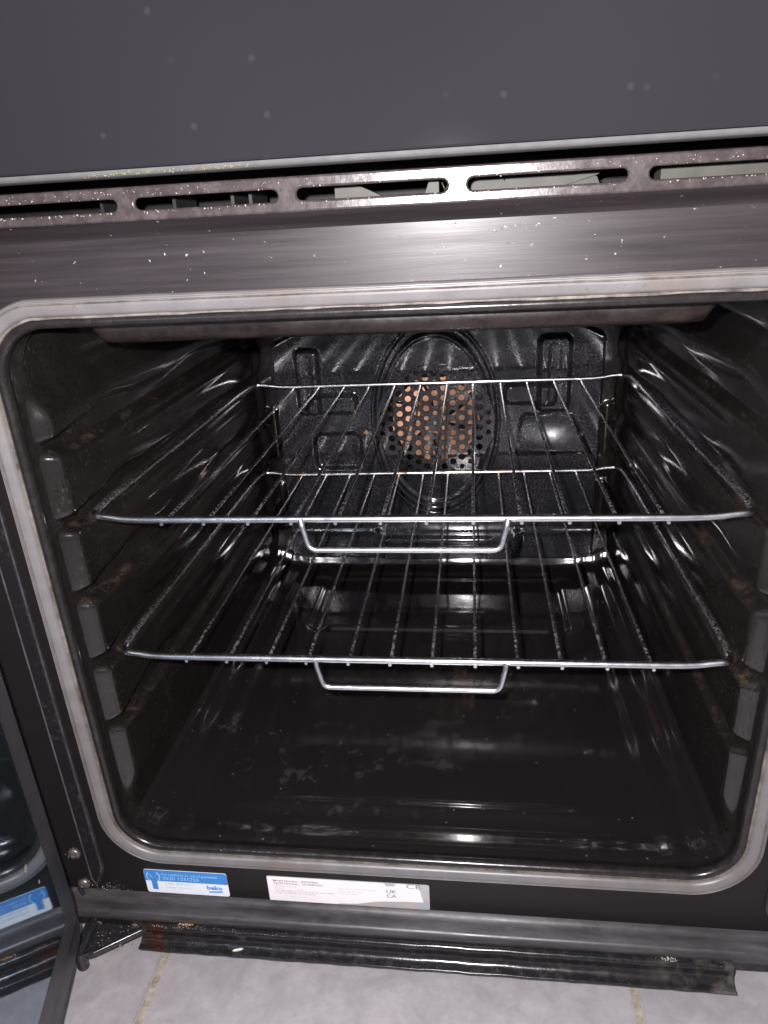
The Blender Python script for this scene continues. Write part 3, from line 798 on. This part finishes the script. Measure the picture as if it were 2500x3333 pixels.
# crusted specks in the flash glare above the opening
flakes('grime_specks', [((0.045 + random.gauss(0, 0.030), YF - 0.0002, min(0.1785, 0.1705 + random.gauss(0, 0.0045))), random.choice((0.00025, 0.0003, 0.0004, 0.0007, 0.0011))) for _ in range(34)], 'greyspeck', frame)
rim = []
for i in range(-3, 4):
    a_ = -0.0414 + 0.0828 * i
    for _ in range(34):
        e = random.random(); lo_ = random.random() < 0.6
        rim.append(((a_ + 0.003 + 0.069 * e, VY - 0.0002, (0.1903 if lo_ else 0.1977) + random.gauss(0, 0.0003)), random.uniform(0.0002, 0.0006)))
rim = [q for q in rim if -0.295 < q[0][0] < 0.28]
flakes('vent_dust', rim, 'fleck', vt)
flakes('vent_dust', [((random.uniform(-0.28, 0.28), VY - 0.0001, random.uniform(0.1985, 0.2008)), random.uniform(0.00015, 0.0004)) for _ in range(200)], 'fleck', vt)
flakes('food_residue', [((random.uniform(-0.135, -0.055), -0.0729, 0.2066 + random.gauss(0, 0.0004)), random.uniform(0.0002, 0.0006)) for _ in range(120)], 'residue', gd)
# curved bracket above the plate, on the frame
tube("hinge_bracket", fillet([(-0.2755, -0.0400, -0.3110), (-0.2700, -0.0405, -0.3260), (-0.2560, -0.0425, -0.3310), (-0.2200, -0.0525, -0.3315)], 0.012), 0.0016, 'hinge', hin, 8)

# ------------------------------------------------------------------ open oven door (hinged left)
TH = math.radians(16); dt = Vector((math.sin(TH), -math.cos(TH), 0)); dn = Vector((math.cos(TH), math.sin(TH), 0))
HX = Vector((-0.2475, -0.0765, 0))
def D(s, n, z): return HX + dt * s + dn * n + Vector((0, 0, z))
def door_slab(name, s0, s1, z0, z1, r, n0, n1, mat, parent, bev=0.0012, k=8):
    lp = [p for p, _ in rrect(s0, s1, z0, z1, r, k)]; N = len(lp)
    cs, cz = (s0 + s1) / 2, (z0 + z1) / 2
    V = []
    def ring(n, ins):
        for (s, z), (_, nn) in zip(lp, rrect(s0, s1, z0, z1, r, k)): V.append(D(s - nn[0] * ins, n, z - nn[1] * ins))
    ring(n0, 0); ring(n1 - bev, 0); ring(n1 - bev * 0.3, bev * 0.35); ring(n1, bev)
    Fc = [tuple(range(N)), tuple(range(3 * N, 4 * N))]
    for q in range(3):
        for i in range(N): Fc.append((q * N + i, q * N + (i + 1) % N, (q + 1) * N + (i + 1) % N, (q + 1) * N + i))
    o = mesh(name, V, Fc, mat, parent, True, 60)
    o.data.polygons.foreach_set('use_smooth', [len(p.vertices) == 4 for p in o.data.polygons])
    return o
door = door_slab("oven_door", 0.0, 0.52, -0.3090, 0.175, 0.012, -0.034, -0.0045, 'dframe', ck, 0.002)
liner = door_slab("door_liner", 0.0085, 0.51, -0.2810, 0.165, 0.016, -0.0044, 0.0008, 'dframe', door, 0.0035)
door_slab("door_glass", 0.0335, 0.485, -0.2560, 0.150, 0.004, 0.0009, 0.0022, 'dglass', door, 0.0004)
# dried drips on the glass
for (s, z, r) in ((0.060, -0.175, 0.0024), (0.050, -0.198, 0.0012)):
    k = 12; V = [D(s, 0.0027, z)]
    for i in range(k):
        a = 2 * math.pi * i / k; V.append(D(s + r * math.cos(a), 0.0023, z + r * 1.1 * math.sin(a)))
    mesh("dried_drip", V, [(0, 1 + i, 1 + (i + 1) % k) for i in range(k)], 'black' if r > 0.003 else 'fleck', door)

# ------------------------------------------------------------------ stickers
SY = YF - 0.0004
def sheet(name, pts, y, mat, parent):
    return poly_block(name, pts, y, y + 0.0003, mat, parent)
SL, SR, ST, SB = -0.2178, -0.1492, -0.2880, -0.3132
def rr_pts(a, b, c, d, r): return [p for p, n in rrect(a, b, c, d, r, 5)]
st = sheet("service_sticker", rr_pts(SL, SR, SB, ST, 0.002), SY, 's_white', ck)
st["label"] = "blue and white service sticker with phone number"
zs_ = -0.2998
blue = [(SL, zs_), (SR, zs_)] + [(SR - 0.002 + 0.002 * math.cos(a), ST - 0.002 + 0.002 * math.sin(a)) for a in (0, .52, 1.05, 1.57)] + [(SL + 0.002 - 0.002 * math.sin(a), ST - 0.002 + 0.002 * math.cos(a)) for a in (0, .52, 1.05, 1.57)]
sheet("blue_band", blue, SY - 0.0004, 's_blue', st)
# spanner pictogram
sx, sz = -0.2102, -0.2948
outer_w = [(sx + 0.0056 * math.sin(a), sz + 0.0056 * math.cos(a)) for a in [math.radians(d) for d in range(35, 326, 15)]]
def spanner(k, dz, lo):
    pts = []
    for d in range(32, 150, 12): a = math.radians(d); pts.append((sx + 0.0050 * k * math.sin(a), sz + 0.0050 * k * math.cos(a)))
    pts += [(sx + 0.0021 * k, sz - 0.0060), (sx + 0.0021 * k, lo), (sx - 0.0021 * k, lo), (sx - 0.0021 * k, sz - 0.0060)]
    for d in range(210, 330, 12): a = math.radians(d); pts.append((sx + 0.0050 * k * math.sin(a), sz + 0.0050 * k * math.cos(a)))
    pts += [(sx - 0.0022 / k, sz + 0.0005), (sx - 0.0012, sz - 0.0012), (sx + 0.0012, sz - 0.0012), (sx + 0.0022 / k, sz + 0.0005)]
    return pts
plate2d("spanner_outline", [spanner(1.18, 0, -0.3092)], SY - 0.00062, 0.0001, 's_lite', st)
plate2d("spanner", [spanner(0.98, 0, -0.3085)], SY - 0.0008, 0.0001, 's_blue', st)
TY = SY - 0.00062
lettering("lettering", "For repairs in or out of guarantee", -0.2030, -0.2930, 0.0026, TY, 's_lite', st, 0.0460, 0.012)
lettering("lettering", "0330 1231750", -0.2025, -0.2978, 0.0036, TY, 's_lite', st, 0.0300, 0.01)
lettering("lettering", "0345 604 0411", -0.2020, -0.3035, 0.0026, TY + 0.0003, 's_pale', st, 0.0240, 0.005)
lettering("lettering", "Customer helpline lines", -0.2020, -0.3070, 0.0018, TY + 0.0003, 's_pale', st, 0.0220, 0.005)
lettering("logo", "beko", -0.1672, -0.3062, 0.0046, TY + 0.0003, 's_logo', st, 0.0128, 0.035)
plate2d("logo_underline", [[(-0.1662, -0.3082), (-0.1545, -0.3072), (-0.1545, -0.3088), (-0.1655, -0.3096)]], TY + 0.0002, 0.0001, 's_logo', st)

PL, PR, PT, PB = -0.1165, 0.0105, -0.2872, -0.3136
pl = sheet("rating_plate", rr_pts(PL, PR, PB, PT, 0.0015), SY, 'p_foil', ck)
pl["label"] = "torn white rating label with model and serial numbers"
paper = [(PL + 0.0004, PB + 0.0006), (-0.062, PB + 0.0005), (-0.060, PB + 0.0014), (-0.046, PB + 0.0022), (-0.032, PB + 0.0058), (-0.022, PB + 0.0068), (-0.008, PB + 0.0078), (0.0058, PB + 0.0082), (0.0032, PT - 0.006), (0.0015, PT - 0.0006),
         (-0.0150, PT - 0.0005), (-0.0165, PT - 0.0036), (-0.0225, PT - 0.0040), (-0.0240, PT - 0.0006), (PL + 0.0004, PT - 0.0004)]
sheet("paper_layer", paper, SY - 0.0004, 'p_paper', pl)
PY = SY - 0.00062
lettering("lettering", "Model Number : KDVF90X", -0.1115, -0.2918, 0.0019, PY, 'p_ink', pl, 0.036, 0.012)
lettering("lettering", "Serial Number : 2310083204", -0.1112, -0.2945, 0.0019, PY, 'p_ink', pl, 0.039, 0.012)
lettering("lettering", "220-240 V~ 50 Hz", -0.1110, -0.2972, 0.0014, PY, 'p_faint', pl, 0.018)
lettering("lettering", "5.2 kW", -0.1110, -0.2996, 0.0014, PY, 'p_faint', pl, 0.007)
lettering("lettering", "Class 1", -0.0935, -0.3003, 0.0014, PY, 'p_faint', pl, 0.007)
lettering("lettering", "AC 220-240V Natural gas G20 20 mbar II2H3+", -0.1105, -0.3024, 0.0015, PY, 'p_faint', pl, 0.048, 0.01)
lettering("lettering", "CAT II GB IE destination", -0.1105, -0.3047, 0.0015, PY, 'p_faint', pl, 0.032, 0.01)
lettering("lettering", "Made in Turkey", -0.0990, -0.3085, 0.0012, PY, 'p_faint', pl, 0.012)
lettering("lettering", "Injector G20 20 mbar", -0.0600, -0.2962, 0.0014, PY, 'p_faint', pl, 0.030)
lettering("lettering", "G30 28-30 mbar", -0.0595, -0.2992, 0.0014, PY, 'p_faint', pl, 0.019)
lettering("lettering", "G31 37 mbar", -0.0595, -0.3017, 0.0014, PY, 'p_faint', pl, 0.015)
lettering("lettering", "UK", -0.0228, -0.2972, 0.0036, PY, 'p_ink', pl, 0.0078, 0.01)
lettering("lettering", "CA", -0.0228, -0.3020, 0.0036, PY, 'p_ink', pl, 0.0078, 0.01)
lettering("lettering", "CE", -0.0075, -0.2912, 0.0048, PY, 'p_ink', pl, 0.0110, -0.005)

# ------------------------------------------------------------------ oven racks
HW, DEP, RF = 0.2182, 0.3885, 0.0026
wire_me = None
def make_rack(loc, yaw, roll, label):
    global wire_me
    rk = tag(empty("oven_rack", loc), label, "oven rack", "wire racks in the oven")
    rk.rotation_euler = (0, -roll, yaw)
    up = 0.0030
    # perimeter rod: front and back bars dip a little between the corners
    path = [(-0.190, 0, 0), (-0.206, 0, up * 0.9), (-HW + 0.003, 0.0005, up), (-HW, 0.022, up), (-HW + 0.001, DEP - 0.02, up), (-HW + 0.004, DEP, up), (-0.200, DEP + 0.001, up), (-0.184, DEP, 0),
            (0.184, DEP, 0), (0.200, DEP + 0.001, up), (HW - 0.004, DEP, up), (HW - 0.001, DEP - 0.02, up), (HW, 0.022, up), (HW - 0.003, 0.0005, up), (0.206, 0, up * 0.9), (0.190, 0, 0)]
    P = [Vector(p) for p in path]; pts = []
    N = len(P)
    for i in range(N):                                       # corner-cut smoothing
        a, b = P[i], P[(i + 1) % N]
        l = (b - a).length; c = min(0.3, 0.010 / l)
        pts += [a.lerp(b, c)] + ([a.lerp(b, t) for t in lin(0.1, 0.9, 9)] if l > 0.1 else []) + [a.lerp(b, 1 - c)]
    q = []
    for i in range(len(pts)):
        a, b = pts[i], pts[(i + 1) % len(pts)]
        if (b - a).length < 0.03: q += [a.lerp(b, 0.25), a.lerp(b, 0.75)]
        else: q += [a, b] if False else [a.lerp(b, 0.02), a.lerp(b, 0.98)]
    V, Fc = tube_geo(q, RF, 12, True)
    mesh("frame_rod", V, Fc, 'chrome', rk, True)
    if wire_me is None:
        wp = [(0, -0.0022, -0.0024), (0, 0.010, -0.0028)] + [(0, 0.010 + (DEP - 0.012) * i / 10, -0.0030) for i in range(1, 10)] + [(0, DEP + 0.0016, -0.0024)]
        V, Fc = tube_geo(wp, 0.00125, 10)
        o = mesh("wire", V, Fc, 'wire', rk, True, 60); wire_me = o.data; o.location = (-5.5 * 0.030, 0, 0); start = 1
    else: start = 0
    for i in range(start, 12):
        o = bpy.data.objects.new("wire", wire_me); o.location = ((i - 5.5) * 0.030 + random.uniform(-0.0004, 0.0004), 0, 0)
        o.rotation_euler = (0, 0, random.uniform(-0.001, 0.001)); link(o, rk)
    tube("handle", fillet([(-0.0680, -0.0030, 0.0012), (-0.0672, -0.0042, -0.003), (-0.0632, -0.0058, -0.0198), (0.0622, -0.0058, -0.0198), (0.0660, -0.0042, -0.003), (0.0668, -0.0030, 0.0012)], 0.007, 8), 0.0021, 'chrome', rk, 10)
    return rk
make_rack((0, 0, 0), -0.0035, 0.0027, "upper chrome wire rack, on the second rail from the top of the oven")
make_rack((0.0004, -0.0016, -0.1091), -0.0013, 0.0049, "lower chrome wire rack, one empty rail below the other rack")

# ------------------------------------------------------------------ loose bits
def grain(name, loc, l, r, rotz, mat, label):
    V = []; Fc = []; k = 8; rings = 6
    for i in range(rings):
        t = i / (rings - 1); x = (t - 0.5) * l; rr = r * math.sqrt(max(0.05, 1 - (2 * t - 1) ** 2)) * random.uniform(0.9, 1.1)
        for j in range(k):
            a = 2 * math.pi * j / k; V.append((x, rr * math.cos(a), rr * math.sin(a)))
    for i in range(rings - 1):
        for j in range(k): Fc.append((i * k + j, i * k + (j + 1) % k, (i + 1) * k + (j + 1) % k, (i + 1) * k + j))
    Fc += [tuple(range(k)), tuple((rings - 1) * k + j for j in range(k))]
    o = mesh(name, V, Fc, mat); o.location = loc; o.rotation_euler = (0.3, 0.1, rotz)
    return tag(o, label, "crumb")
grain("crumb", (-0.1385, -0.0628, -0.3386), 0.0085, 0.0011, 0.35, 'crumb', "white rice-like crumb lying in the drip gutter")
